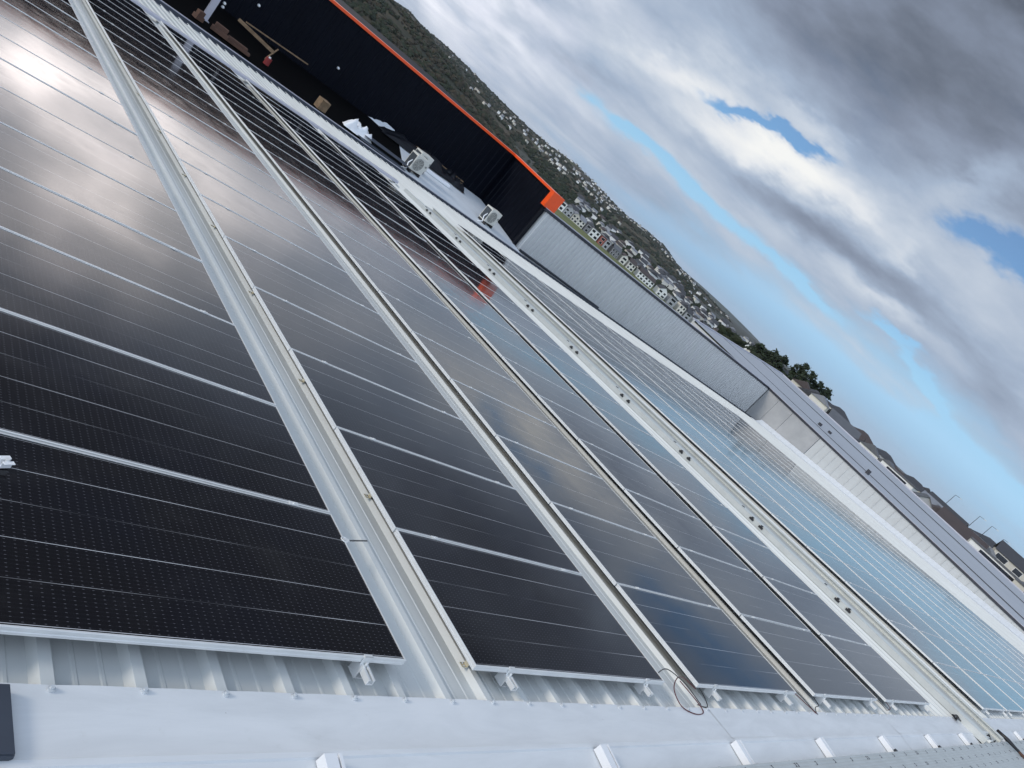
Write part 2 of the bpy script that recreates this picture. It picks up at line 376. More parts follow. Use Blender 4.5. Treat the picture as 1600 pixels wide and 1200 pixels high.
SKY_T = [(10, .7), (15, .75), (20, .62), (24, .48), (25.7, .74), (27, .56), (29, .66), (30.7, .58), (32.5, .48), (34.3, .38), (36.7, .27), (38.5, .34), (40.7, .55), (43.3, .38), (45.5, .27), (47.5, .44), (49.2, .48), (50.5, .15), (51.8, .05), (53.4, -.03), (54.8, -.2), (56.0, -.30), (57.3, -.6), (58.3, -.8), (61, -.7), (64, -1.0)]
def skyel(a): return float(np.interp(a, [q[0] for q in SKY_T], [q[1] for q in SKY_T]))
def hill_h(X, Y, r, a):
    top = 2.1 + 2600 * math.tan(R(skyel(a)))
    t = (r - 760) / (2600 - 760)
    t = min(1, max(0, t)); s = t ** .9
    bump = noise.fractal(Vector((X * .003, Y * .003, 1)), 1.0, 2.0, 5) * 13 * (1 - abs(2 * t - 1) ** 3)
    if r > 2600: return max(-40, top - (r - 2600) * .12)
    return -22.6 + (top + 22.6) * s + bump * t
ho = polar('hill', 8, 66, 260, [740 + 46.5 * i for i in range(41)] + [2700, 3000, 3600], hill_h, M_hill); tag(ho, kind='structure')
def near_h(X, Y, r, a):                           # the nearer bushy spur on the left
    def sst(v, lo, hi):
        v = min(1, max(0, (v - lo) / (hi - lo))); return v * v * (3 - 2 * v)
    k = (1 - sst(a, 24.5, 39)) * sst(a, 0, 8)
    top = 2.1 + 1000 * math.tan(R(.45))
    t = sst(r, 480, 1000); nb = noise.fractal(Vector((X * .012, Y * .012, 4)), 1.0, 2.0, 5)
    return -23 + (top + 23) * t * k + nb * 4.0 * t * k - max(0, r - 1000) * .1
no = polar('hill', 2, 44, 200, [460 + 21.6 * i for i in range(28)], near_h, M_hill); tag(no, kind='structure')
def far_h(X, Y, r, a):
    e = float(np.interp(a, [44, 47, 50, 53, 55.5, 57.5, 59.3, 62, 66], [-.6, -.3, .05, .15, .12, .02, -.12, -.4, -.9]))
    top = 2.1 + 6500 * math.tan(R(e)); t = max(0, min(1, (r - 5000) / 1500))
    return max(-62, -60 + (top + 60) * t if r <= 6500 else top - (r - 6500) * .1)
fo = polar('hill', 44, 66, 60, [5000, 5400, 5800, 6200, 6500, 7300], far_h, M_far); tag(fo, kind='structure')

# trees that read as one mass on the hillsides
def ico(sub):
    bm = bmesh.new(); bmesh.ops.create_icosphere(bm, subdivisions=sub, radius=1)
    v = np.array([q.co[:] for q in bm.verts]); f = [tuple(w.index for w in q.verts) for q in bm.faces]; bm.free(); return v, f
IV, IF = ico(1)
def wood(name, spots, mats, label=None):
    vs = []; fs = []; mi = []
    IFa = np.array(IF)
    for k, (X, Y, Z, w, h) in enumerate(spots):
        j = IV * (1 + rng.uniform(-.35, .35, (len(IV), 1)))
        a = rng.uniform(0, 6.28); ca, sa = math.cos(a), math.sin(a)
        p = np.stack([(j[:,0]*ca - j[:,1]*sa) * w + X, (j[:,0]*sa + j[:,1]*ca) * w + Y, j[:,2] * h * .55 + Z + h * .45], 1)
        vs.append(p); fs.append(IFa + k * len(IV)); mi += [int(rng.integers(0, len(mats)))] * len(IF)
    me = bpy.data.meshes.new(name); me.from_pydata(np.concatenate(vs).tolist(), [], np.concatenate(fs).tolist())
    for q in mats: me.materials.append(q)
    me.polygons.foreach_set('material_index', mi); me.update()
    o = bpy.data.objects.new(name, me); col.objects.link(o); tag(o, kind='stuff', label=label, cat='trees'); return o
M_l1 = mat('bush_dark', (.015, .022, .014), .95, spec=.1, c2=(.026, .034, .019), vscale=.6)
M_l2 = mat('bush_olive', (.034, .040, .022), .95, spec=.1, c2=(.022, .027, .016), vscale=.6)
M_l3 = mat('bush_brown', (.050, .042, .030), .95, spec=.1, c2=(.035, .032, .02), vscale=.6)
sp = []
for i in range(8500):
    a = rng.uniform(22, 57); r = 800 + 1800 * rng.uniform(0, 1) ** .7
    X, Y = r * math.sin(R(a)), r * math.cos(R(a))
    if noise.fractal(Vector((X * .006, Y * .006, 9)), 1.0, 2.0, 4) < -.10: continue
    s = rng.uniform(1.7, 4.4); sp.append((X, Y, hill_h(X, Y, r, a), s, s * rng.uniform(.8, 1.3)))
for i in range(800):                              # along the crest
    a = rng.uniform(22, 55.3); r = rng.uniform(2540, 2600); X, Y = r * math.sin(R(a)), r * math.cos(R(a)); s = rng.uniform(2, 4.5)
    sp.append((X, Y, hill_h(X, Y, r, a) - 1.5, s * 1.8, s))
wood('hillside_trees', sp, [M_l1, M_l1, M_l2, M_l3], 'bushes and trees covering the far hillside')
sp = []
for i in range(3600):
    a = rng.uniform(19, 38.5); r = rng.uniform(560, 1005); X, Y = r * math.sin(R(a)), r * math.cos(R(a))
    if noise.fractal(Vector((X * .01, Y * .01, 2)), 1.0, 2.0, 4) < -.2: continue
    s = rng.uniform(1.4, 3.6); sp.append((X, Y, near_h(X, Y, r, a), s, s * rng.uniform(.8, 1.4)))
wood('bush', sp, [M_l1, M_l2, M_l3, M_l3], 'olive scrub on the nearer slope behind the navy wall')
sp = []
for i in range(1700):
    a = 62 - 23 * rng.uniform(0, 1) ** 1.25; r = rng.uniform(618, 1000); X, Y = r * math.sin(R(a)), r * math.cos(R(a)); s = rng.uniform(1.2, 3.4)
    sp.append((X, Y, max(ground_h(X, Y), hill_h(X, Y, r, a)) - .3, s, s * rng.uniform(.9, 1.4)))
for i in range(420):
    a = rng.uniform(56, 84); r = rng.uniform(195, 330); X, Y = r * math.sin(R(a)), r * math.cos(R(a)); s = rng.uniform(.7, 1.8)
    sp.append((X, Y, 2.1 + r * math.tan(R(rng.uniform(-1.4, -.66))) - s, s, s * 1.2))
wood('garden_trees', sp, [M_l1, M_l1, M_l2], 'dark garden trees among the suburb behind the terrace houses')

# ------------------------------------------------------------------ houses
WALLS = [mat('house_wall', c, .7, var=.05, vscale=.5) for c in [(.72,.72,.69), (.52,.49,.42), (.33,.34,.35), (.62,.60,.53), (.16,.16,.17), (.30,.075,.05)]]
ROOFS = [mat('house_roof', c, .7, var=.15, vscale=.5) for c in [(.045,.046,.052), (.10,.105,.115), (.06,.045,.042), (.20,.21,.23)]]
M_trim = mat('house_trim', (.75, .75, .73), .6)
def house(loc, yaw, w, d, h, wallm, roofm, kind, label, group, wins=2, cat='house'):
    # local: front faces -y, w along x
    e = empty('house', loc, (0, 0, yaw))
    tag(e, label, cat, group)
    b = MB()
    if kind == 'gable':                           # gable end to the front
        b.extr([(-w/2, -3), (w/2, -3), (w/2, h), (0, h + w * .36), (-w/2, h)], 'y', 0, d)
    else: b.box(-w/2, w/2, 0, d, -3, h)
    b.build('wall', wallm, e)
    r = MB(); o = .3
    if kind == 'gable':
        t = .22; k = .72
        for sgn in (-1, 1):
            r.extr([(0, h + w*.36 + t), (sgn*(w/2+o), h - o*k + t), (sgn*(w/2+o), h - o*k + .01), (0, h + w*.36 + .01)], 'y', -o, d + o)
    elif kind == 'side':                          # ridge along x
        t = .2; k = .55; q = h + d/2*k
        r.extr([(-o, h - o*k + .02), (d/2, q + .02), (d + o, h - o*k + .02), (d + o, h - o*k + t), (d/2, q + t), (-o, h - o*k + t)], 'x', -w/2 - o, w/2 + o)
    elif kind == 'hip':
        q = h + min(w, d) * .20; i = min(w, d) * .45
        r.add([(-w/2-o,-o,h+.02),(w/2+o,-o,h+.02),(w/2+o,d+o,h+.02),(-w/2-o,d+o,h+.02),(-w/2+i,d/2,q),(w/2-i,d/2,q)], [(0,1,5,4),(1,2,5),(2,3,4,5),(3,0,4),(0,3,2,1)])
    else:
        r.box(-w/2-.12, w/2+.12, -.12, d+.12, h, h+.35)
    r.build('roof', roofm, e)
    for fl in range(2):
        for i in range(wins):
            cx = -w/2 + w * (i + .5) / wins; ww = w / wins * (.62 if (i + fl) % 2 else .45); z0 = h * (.12 + .5 * fl); z1 = z0 + h * .28
            fr = MB(); fr.box(cx-ww/2-.1, cx+ww/2+.1, -.05, .05, z0-.1, z1+.1); f = fr.build('window', M_trim, e)
            g = MB(); g.box(cx-ww/2, cx+ww/2, -.09, -.02, z0, z1); g.build('pane', M_window, f)
    return e

def row_pt(a):                                    # the terrace faces the roof: straight line from bearing 41 to 58
    A = Vector((548 * math.sin(R(41.2)), 548 * math.cos(R(41.2)))); B = Vector((612 * math.sin(R(58)), 612 * math.cos(R(58))))
    d = B - A; s_, c_ = math.sin(R(a)), math.cos(R(a))
    t = (A.x * c_ - A.y * s_) / -(d.x * c_ - d.y * s_)
    return A + d * t
rd = (row_pt(58) - row_pt(41.2)); YAW = math.atan2(rd.y, rd.x)
# bearing, width, wall, roof, kind, windows, look
ROW = [(41.25, 4.4, 0, 0, 'flat', 1, 'narrow white flat-topped house next to the orange corner of the navy wall'),
 (41.8, 4.6, 0, 1, 'flat', 1, 'white boxy house with one window, second from the orange corner'),
 (42.4, 6.4, 2, 1, 'gable', 2, 'grey gabled house between the white box and the beige pair'),
 (43.05, 5.4, 1, 3, 'gable', 2, 'beige gabled house with grey roof, nearer the white box'),
 (43.6, 5.6, 3, 3, 'side', 2, 'cream house with grey side-sloping roof beside the beige gable'),
 (44.2, 4.4, 4, 0, 'flat', 1, 'narrow dark house squeezed in left of the wide white one'),
 (44.85, 7.6, 0, 0, 'flat', 2, 'wide white house with big dark windows, flat roof'),
 (45.55, 4.4, 5, 0, 'flat', 1, 'brick red house in the terrace beyond the grass'),
 (46.02, 4.6, 2, 1, 'flat', 1, 'plain grey boxy house touching the red house'),
 (46.85, 7.0, 4, 1, 'side', 3, 'charcoal house with tall dark windows and grey roof'),
 (47.65, 5.0, 3, 2, 'gable', 1, 'cream gabled house right of the charcoal house'),
 (48.35, 6.2, 3, 2, 'side', 2, 'cream house with brown roof, longer than its cream gabled neighbour'),
 (49.75, 15.0, 0, 2, 'side', 5, 'long white terrace block under one brown roof'),
 (51.3, 8.0, 0, 0, 'gable', 2, 'white gabled house with two large black windows'),
 (52.25, 6.6, 2, 1, 'flat', 1, 'grey cube house beside the white gabled one with black windows'),
 (53.1, 5.6, 3, 0, 'flat', 2, 'cream flat house above the pale coping'),
 (53.75, 5.6, 2, 0, 'side', 1, 'grey house with dark roof between the cream flat house and a white gable'),
 (54.5, 5.6, 0, 0, 'gable', 1, 'white gabled house with a single window where the coping meets the grey roof'),
 (55.35, 9.0, 0, 0, 'side', 2, 'white house with long dark roof, next after the single-window gable'),
 (56.5, 9.0, 3, 0, 'side', 2, 'last cream house of the terrace with long dark roof')]
for a, w, wi, ri, kd, wn, lb in ROW:
    p = row_pt(a); s = random.uniform(.95, 1.05)
    house((p.x, p.y, -22.0), YAW + random.uniform(-.03, .03), w * .98, 9, 5.0 * s if kd != 'flat' else 6.2 * s, WALLS[wi], ROOFS[ri], kd, lb, 'terrace houses beyond the grass', wn)
# houses on the rise behind the neighbouring grey roof; their feet are out of sight. Last number: height of the roof line in degrees
RIGHT = [(57.3, 330, 8, 4.6, 0, 0, 'side', 2, 'white house with dark roof left of the first skyline tree', -.85),
 (58.3, 320, 7, 5.2, 0, 0, 'gable', 2, 'white gabled house below the leftmost skyline tree', -.62),
 (59.2, 300, 7.5, 5.2, 3, 0, 'hip', 2, 'cream hipped house beside the first tree clump', -.42),
 (60.05, 290, 7, 5.0, 0, 1, 'flat', 2, 'white flat house in front of the first tree clump', -.5),
 (61.45, 245, 7, 4.6, 0, 0, 'side', 2, 'white house with two windows between the two tree clumps', -.28),
 (64.35, 240, 7, 4.0, 2, 0, 'hip', 2, 'grey hipped house at the foot of the right tree clump', -0.21),
 (65.7, 262, 10, 4.4, 3, 0, 'hip', 2, 'cream house under a broad dark hipped roof, first right of the trees', 0.24),
 (66.6, 215, 9, 2.6, 0, 1, 'side', 2, 'low white house in front of the first broad dark roof', -0.16),
 (67.9, 262, 10, 4.2, 1, 2, 'hip', 2, 'tan house under a brownish hipped roof', 0.14),
 (68.6, 212, 9, 2.8, 3, 0, 'hip', 1, 'low cream house in front of the brownish hipped roof', -0.22),
 (69.9, 258, 10, 4.2, 2, 0, 'hip', 3, 'grey house with tall dark hip roof, third of the broad roofs', 0.09),
 (71.0, 205, 9, 2.8, 0, 1, 'flat', 1, 'low white box behind the grey roof edge', -.36),
 (72.1, 250, 11, 4.4, 1, 0, 'hip', 3, 'beige house with long dark hip left of the lamps', 0.04),
 (73.3, 190, 7, 3.6, 2, 1, 'gable', 3, 'grey and white gabled house with a row of dark windows', -.26),
 (74.4, 250, 12, 4.0, 4, 0, 'side', 3, 'dark long-roofed house behind the grey gable', 0.12),
 (75.9, 186, 10.5, 3.6, 1, 2, 'side', 3, 'tan house with three glazed bays under one long dark roof', -0.08),
 (77.3, 262, 10, 4.2, 3, 0, 'hip', 2, 'cream house with dark hip behind the street lamps', 0.39),
 (78.6, 176, 12, 2.7, 0, 1, 'flat', 1, 'long plain white building with a flat roof near the right edge', -.30),
 (79.6, 240, 14, 4.6, 1, 0, 'side', 3, 'tall dark-roofed house above the long white building', 0.76),
 (81.8, 170, 12, 2.7, 1, 1, 'flat', 1, 'tan flat building cut by the right edge of the view', -.34)]
for a, r, w, h, wi, ri, kd, wn, lb, te in RIGHT:
    X, Y = r * math.sin(R(a)), r * math.cos(R(a))
    ex = {'gable': w * .36, 'side': 9 / 2 * .55, 'hip': min(w, 9) * .20, 'flat': .35}[kd]
    z = 2.1 + r * math.tan(R(te)) - ex - h
    house((X, Y, z), -R(a) + random.uniform(-.2, .2), w, 9, h, WALLS[wi], ROOFS[ri], kd, lb, 'houses on the rise beyond the grey roof', wn)
# small houses spread over the far hillside, and dark roofs in the suburb before it
def tiny_mesh(w, d, h, wm, rm):
    b = MB(); b.box(-w/2, w/2, -d/2, d/2, -4, h)
    b.extr([(-w/2-.4, h), (w/2+.4, h), (0, h + w*.3)], 'y', -d/2-.4, d/2+.4, k=1)
    return b.mesh('small_house', [wm, rm])
TINY = [tiny_mesh(9, 7, 4.0, WALLS[0], ROOFS[1]), tiny_mesh(8, 9, 5, WALLS[3], ROOFS[3]), tiny_mesh(11, 7, 3.5, WALLS[0], ROOFS[3]), tiny_mesh(8, 8, 4.5, WALLS[2], ROOFS[0]), tiny_mesh(10, 8, 4, WALLS[1], ROOFS[2]), tiny_mesh(13, 9, 4.2, WALLS[0], ROOFS[0])]
cnt = 0
while cnt < 290:
    a = rng.uniform(29, 56); r = 2560 - 1350 * rng.uniform(0, 1) ** 1.2
    if rng.uniform() > np.interp(a, [29, 34, 38, 50, 56], [.12, .3, 1, 1, .5]): continue
    X, Y = r * math.sin(R(a)), r * math.cos(R(a))
    if noise.noise(Vector((X * .004, Y * .004, 5))) < -.08: continue
    o = bpy.data.objects.new('hillside_house', TINY[int(rng.choice([0, 1, 2, 3, 3, 4, 4]))]); col.objects.link(o)
    o.scale = (.52, .52, .52); o.location = (X, Y, hill_h(X, Y, r, a) + rng.uniform(1, 3.5)); o.rotation_euler = (0, 0, rng.uniform(0, 3.1)); cnt += 1
    tag(o, 'tiny pale house among trees on the far hillside', 'house', 'houses scattered over the far hillside')
cnt = 0
while cnt < 170:
    a = 61 - 19 * rng.uniform(0, 1) ** 1.5; r = rng.uniform(630, 1010); X, Y = r * math.sin(R(a)), r * math.cos(R(a))
    o = bpy.data.objects.new('suburb_house', TINY[int(rng.choice([0, 3, 3, 0, 4, 5, 5, 1]))]); col.objects.link(o)
    o.scale = (.8, .8, .8); o.location = (X, Y, max(ground_h(X, Y), hill_h(X, Y, r, a)) + .5); o.rotation_euler = (0, 0, YAW + rng.choice([0, 1.57]) + rng.uniform(-.3, .3)); cnt += 1
    tag(o, 'small dark-roofed house in the suburb behind the terrace', 'house', 'suburb houses behind the terrace')

for i in range(34):
    a = 62.8 + i * .56 + rng.uniform(-.2, .2); r = rng.uniform(205, 285); X, Y = r * math.sin(R(a)), r * math.cos(R(a))
    o = bpy.data.objects.new('suburb_house', TINY[int(rng.choice([0, 0, 5, 5, 4, 1]))]); col.objects.link(o); o.scale = (.62, .62, .62)
    o.location = (X, Y, 2.1 + r * math.tan(R(rng.uniform(-.28, .08))) - 4.3); o.rotation_euler = (0, 0, -R(a) + rng.choice([0, 1.57]) + rng.uniform(-.3, .3))
    tag(o, 'small house crowded among the dark hipped roofs beyond the grey roof', 'house', 'small houses crowded among the dark hipped roofs')

# trees with trunk and crown
def leafmat(name, c, c2):
    M = mat(name, c, .8, spec=.2, c2=c2, vscale=.9); return M
M_leaf = leafmat('conifer_leaf', (.016, .026, .014), (.038, .052, .026))
def tree(loc, h, spread, label, n=14):
    e = empty('tree', loc); tag(e, label, 'tree', 'dark trees on the skyline')
    tr = MB(); tips = []
    tr.tube([(0,0,-4), (.1,0,h*.3), (-.1,.1,h*.6), (.1,0,h*.92)], [.5, .38, .24, .06], 8)
    for i in range(n):
        z = h * (.28 + .66 * i / n); a = i * 2.4 + random.uniform(-.4, .4); L = spread * (1.05 - .62 * (i / n)) * random.uniform(.6, 1.15)
        p = Vector((L * math.cos(a), L * math.sin(a), z + h * random.uniform(.0, .09)))
        tr.tube([(0, 0, z - .2), p * .5 + Vector((0, 0, z * .48)), p], [.14, .09, .03], 5); tips.append(p)
        tips.append(Vector((p.x * .55, p.y * .55, z + .3)))
    tips.append(Vector((0, 0, h)))
    tr.build('trunk', M_bark, e)
    cr_ = MB(); vs = []; fs = []
    for p in tips:
        R0 = random.uniform(.42, .95)
        for k in range(55):
            q = Vector((random.gauss(0, 1), random.gauss(0, 1), random.gauss(0, .55))) * R0 * .62 + p
            s = random.uniform(.14, .34); a = Vector((random.gauss(0,1), random.gauss(0,1), random.gauss(0,1))).normalized(); b = a.orthogonal().normalized() * s; a = a * s * 1.5
            o = len(vs); vs += [q - a, q + b, q + a, q - b]; fs.append((o, o+1, o+2, o+3))
    cr_.add(vs, fs); cr_.build('crown', M_leaf, e)
for a, r, te, s, lb in [(58.9, 250, .05, 2.9, 'dark tree leftmost on the skyline, above the cream houses'), (59.9, 246, .36, 3.4, 'rounded dark tree second from the left on the skyline'),
                       (60.6, 243, .50, 3.2, 'dark tree standing right next to the white house with two windows'),
                       (61.95, 240, 1.05, 2.8, 'tallest dark tree of the skyline clump'), (62.7, 236, .92, 3.6, 'broad dark tree right of the tallest one'),
                       (63.5, 238, .80, 3.3, 'dark tree in the middle of the right clump'), (64.15, 240, .78, 2.4, 'rightmost dark tree of the skyline clump')]:
    X, Y = r * math.sin(R(a)), r * math.cos(R(a)); z = 2.1 + r * math.tan(R(-1.35))
    tree((X, Y, z), 2.1 + r * math.tan(R(te)) - z - .8, s, lb)
for i, (a, top, lb) in enumerate([(74.2, .95, 'slim street lamp leftmost over the dark roofs'), (76.0, .95, 'street lamp left of the tall double lamp'), (76.85, .98, 'tall street lamp with arm above the tan house'), (77.8, .85, 'street lamp nearest the right edge')]):
    r = 260; X, Y = r * math.sin(R(a)), r * math.cos(R(a)); z = ground_h(X, Y); H = 2.1 + r * math.tan(R(top)) - z
    e = empty('street_lamp', (X, Y, z), (0, 0, -R(a))); tag(e, lb, 'street lamp', 'street lamps on the skyline')
    b = MB(); b.tube([(0,0,-1), (0,0,H*.5), (0,0,H)], [.13, .10, .07], 6); b.build('pole', M_cap, e)
    b = MB(); b.bar((0,0,H), (1.5,0,H+.15), .10, .10); b.build('arm', M_cap, e)
    b = MB(); b.box(1.3, 2.0, -.12, .12, H+.05, H+.22); b.build('lamp_head', M_galv, e)

# ------------------------------------------------------------------ thin haze over the valley
hz = MB(); hz.box(-7700, 7700, -7700, 7700, -75, 90); hzo = hz.build('haze', [])
tag(hzo, kind='stuff', label='thin pale haze over the valley', cat='haze')
M_hz = bpy.data.materials.new('haze'); M_hz.use_nodes = True; t_ = M_hz.node_tree; t_.nodes.clear()
pv = t_.nodes.new('ShaderNodeVolumePrincipled'); pv.inputs['Color'].default_value = (.86, .92, 1, 1); pv.inputs['Density'].default_value = 4.5e-5; pv.inputs['Anisotropy'].default_value = .2
mo = t_.nodes.new('ShaderNodeOutputMaterial'); t_.links.new(pv.outputs[0], mo.inputs['Volume']); hzo.data.materials.append(M_hz)

# ------------------------------------------------------------------ neighbouring building with the long grey roof
e = empty('neighbour_warehouse', (100, 20, 0)); tag(e, 'long low warehouse with a blue-grey roof beyond the parapet wall', 'building')
b = MB(); ya, yb = -70, 55
P = [(62 - 100, -60, -.62), (62 - 100, 24.9, -.5), (0, 35, .75), (0, -60, .75), (38, 25, -.5), (38, -60, -.62)]
b.add(P, [(0, 1, 2, 3), (3, 2, 4, 5)]); b.build('roof', M_nroof, e)
b = MB(); b.add([(-37.9, -60, -.75), (-37.9, 24.8, -.65), (-37.9, 24.8, -22), (-37.9, -60, -22), (0, 34.9, .6), (0, 34.9, -22), (38, 24.9, -.65), (38, 24.9, -22)], [(0,1,2,3), (1,4,5,2), (4,6,7,5)]); b.build('wall', M_grey, e)
b = MB()
for X, z in ((-29, .0), (-13, .0)):
    zz = -.56 + (X + 38) * .0345
    b.bar((X, -60, zz + .04), (X + .8, 24.9 + (X + 38) * .26, zz + .06), .18, .06)
b.build('seam', M_cap, e)
b = MB(); b.bar((0, -60, .80), (0, 35, .80), .5, .12); b.bar((-38, 24.9, -.45), (0, 35, .80), .3, .12); b.build('ridge_cap', M_coping, e)
b = MB()
for (X, Y) in ((-26, 14), (-24.5, 13.4), (-30, 6)): b.box(X-.15, X+.15, Y-.15, Y+.15, -.4, .15)
b.build('vent_pipe', M_cap, e)

# ------------------------------------------------------------------ our roof
roof = roofthing('warehouse_roof'); tag(roof, 'white ribbed steel warehouse roof carrying the solar panels', 'roof')
prof = []
x = 1.22 - .33 * 16
ribs = []
while x < 59.6:
    ribs.append(x)
    prof += [(x - .042, -.15), (x - .023, -.11), (x + .023, -.11), (x + .042, -.15)]
    for q in (.115, .215): prof += [(x + q - .012, -.15), (x + q - .006, -.1465), (x + q + .006, -.1465), (x + q + .012, -.15)]
    x += .49 if 8.2 < x < 8.5 else .33
b = MB(); b.extr(prof, 'y', 1.72, 30.9, closed=False); b.build('roof_sheet', M_roof, roof)
# ridge flashing: two faces meeting on the ridge at y = 1.67
rf = MB(); fp = [(1.985, -.117), (1.975, -.104), (1.90, -.1035), (1.80, -.102), (1.695, -.100), (1.68, -.0945), (1.655, -.0945), (1.648, -.103), (1.55, -.119), (1.45, -.1355), (1.36, -.150), (1.35, -.175)]
xs_ = [-3 + i * .055 for i in range(440)] + [22 + i * 1.9 for i in range(20)]
fv = []; ff = []
for X in xs_:
    for j, (u, v) in enumerate(fp):
        w_ = .0016 * noise.noise(Vector((X * 1.6, u * 5, 0))) + .0007 * noise.noise(Vector((X * 7, u * 9, 3))) - (.0012 * math.cos((X - 1.22) / .33 * 6.2832) if j in (1, 2) else 0)
        fv.append((X, u + (.0012 * noise.noise(Vector((X * 3, 8, 0))) if j < 2 else 0), v + w_))
nf = len(fp)
for i in range(len(xs_) - 1):
    for j in range(nf - 1): ff.append((i*nf+j, (i+1)*nf+j, (i+1)*nf+j+1, i*nf+j+1))
rf.add(fv, ff)
rf = rf.build('ridge_flashing', M_flash, roof, smooth=True); rf.data.set_sharp_from_angle(angle=R(20))
sm = MB()
sm.tube([(0,0,-.004), (0,0,.004)], .0135, 14); sm.tube([(0,0,.004), (0,0,.013)], .0085, 6)
sme = sm.mesh('screw', M_screw)
for i, rx in enumerate([q for q in ribs if 1.0 < q < 19]):
    inst('screw', sme, rf, (rx + random.uniform(-.006, .006), 1.955 + random.uniform(-.004, .004), -.1005))
for i in range(42):
    inst('screw', sme, rf, (2.05 + i * .33, 1.475, -.1275), (R(9), 0, 0))
# lap joints of the ridge flashing
for lx in (6.2, 11.0):
    j = MB(); j.extr([(1.975, -.1015), (1.70, -.0975), (1.68, -.0915), (1.655, -.0915), (1.645, -.1005), (1.37, -.1465)], 'x', lx, lx + .9, closed=False); j.build('flashing_lap', M_flash, rf)
# the other slope, mostly out of sight
b = MB(); b.add([(-3, 1.40, -.19), (60, 1.40, -.19), (60, -12, -2.5), (-3, -12, -2.5)], [(0,1,2,3)]); b.build('far_slope', M_roof, roof)
b = MB(); b.extr([(58.3, -.105), (59.3, -.09), (59.98, .22), (59.98, -.2), (58.3, -.14)], 'y', -8, 31.5); b.build('side_flashing', M_flash, roof)
b = MB(); b.extr([(30.75, -.12), (30.75, -.42), (31.55, -.42), (31.55, -.06), (31.65, -.06), (31.65, -.46), (30.65, -.46), (30.65, -.16)], 'x', -8, 59.9); b.build('valley_gutter', M_slate, roof)
b = MB(); b.box(-8, 28.2, 31.66, 31.9, -.12, -.04); b.build('gutter_edge', M_coping, roof)

e_ = empty('warehouse_walls', (0, 0, 0)); tag(e_, 'grey warehouse walls below the white ribbed roof', 'building')
b = MB(); b.box(-8, 60.2, -12, 38.1, -22.5, -4.5); b.build('wall', M_grey, e_)
# ------------------------------------------------------------------ solar panels
PW, PITCH, Y0 = 1.103, 1.116, 2.1128
rows = [(.503, 2.883, 'outermost left row'), (3.408, 5.550, 'second row from the left'), (6.105, 8.246, 'third row from the left'), (8.784, 11.060, 'fourth row from the left'), (11.449, 13.776, 'row beside the cable duct')]
for k in range(10): rows.append((18.03 + 2.615 * k, 18.03 + 2.615 * k + 2.48, '%s column of the far array' % ORD[k]))
def frame_mesh(L):
    prof = [(0, -.035), (0, -.0235), (.0022, -.0215), (.0022, -.0165), (0, -.0145), (0, -.0012), (.0012, 0), (.0085, 0), (.0085, -.004), (.0085, -.035)]
    b = MB(); n = len(prof); vs = []
    for (cx, cy, sx, sy) in ((0,0,1,1), (L,0,-1,1), (L,PW,-1,-1), (0,PW,1,-1)):
        vs += [(cx + sx*o, cy + sy*o, z) for o, z in prof]
    fs = []
    for c in range(4):
        d = (c + 1) % 4
        for i in range(n - 1): fs.append((c*n+i, d*n+i, d*n+i+1, c*n+i+1))
    b.add(vs, fs); return b.mesh('frame', M_alu)
def glass_mesh(L):
    b = MB(); b.box(.0083, L-.0083, .0083, PW-.0083, -.012, -.0035); return b.mesh('glass', M_cells)
def clamp_mesh():
    b = MB(); b.box(-.03, .03, -.0075, .0205, .0005, .0035); b.box(-.03, .03, .002, .011, -.045, .0005)
    b.tube([(0, .0065, .003), (0, .0065, .010)], .0065, 8); return b.mesh('mid_clamp', M_alu)
def endclamp_mesh():
    b = MB(); b.box(-.025, .025, -.006, .010, .0005, .004); b.box(-.025, .025, -.006, -.0015, -.05, .004); b.box(-.025, .025, -.03, -.0015, -.052, -.046)
    b.tube([(0, -.017, -.046), (0, -.017, -.022)], .006, 8); return b.mesh('end_clamp', M_alu)
CL, EC = clamp_mesh(), endclamp_mesh()
cache = {}
for ri, (xa, xb, nm) in enumerate(rows):
    L = xb - xa; key = round(L, 3)
    if key not in cache: cache[key] = (frame_mesh(L), glass_mesh(L))
    fm, gm = cache[key]
    for k in range(20):
        y = Y0 + k * PITCH
        if not infra([RP(px_, py_, 0) for px_ in (xa, xb, (xa+xb)/2) for py_ in (y, y + PW)]): continue
        p = roofthing('solar_panel', xa, y, 0)
        p.rotation_euler.x += R(random.uniform(-.14, .14)); p.rotation_euler.y += R(random.uniform(-.10, .10))
        tag(p, 'black silver-framed solar panel, %s from the ridge in the %s' % (ORD[k], nm), 'solar panel', 'solar panels laid on the roof')
        inst('frame', fm, p); inst('glass', gm, p)
        if k < 19:
            for cx in (.36, L - .27): inst('mid_clamp', CL, p, (cx, PW, 0))
        if k == 0:
            for cx in (.32, L - .25): inst('end_clamp', EC, p, (cx, 0, 0))
# rails under each row, their sawn ends show at the ridge
rl = [(.2, 0), (-.25, 1)]
for ri, (xa, xb, nm) in enumerate(rows[:7]):
    for side, cx in (('left', xa + .32), ('right', xb - .25)):
        if ri == 0 and side == 'left': continue
        b = MB(); w = .02
        b.extr([(-w,-.072), (w,-.072), (w,-.040), (.008,-.040), (.008,-.046), (.014,-.046), (.014,-.064), (-.014,-.064), (-.014,-.046), (-.008,-.046), (-.008,-.040), (-w,-.040)], 'y', -.085 - .03 * random.random(), 22.3)
        t = roofthing('mounting_rail', cx, Y0, 0)
        tag(t, 'aluminium rail under the %s side of the %s' % (side, nm), 'rail', 'mounting rails under the panels')
        b.build('rail', M_alu, t)
        ft = MB()
        ft.box(-.03, .03, -.03, .04, -.112, -.108); ft.box(-.027, -.0215, -.03, .04, -.112, -.045); ft.build('rail_foot', M_alu, t)
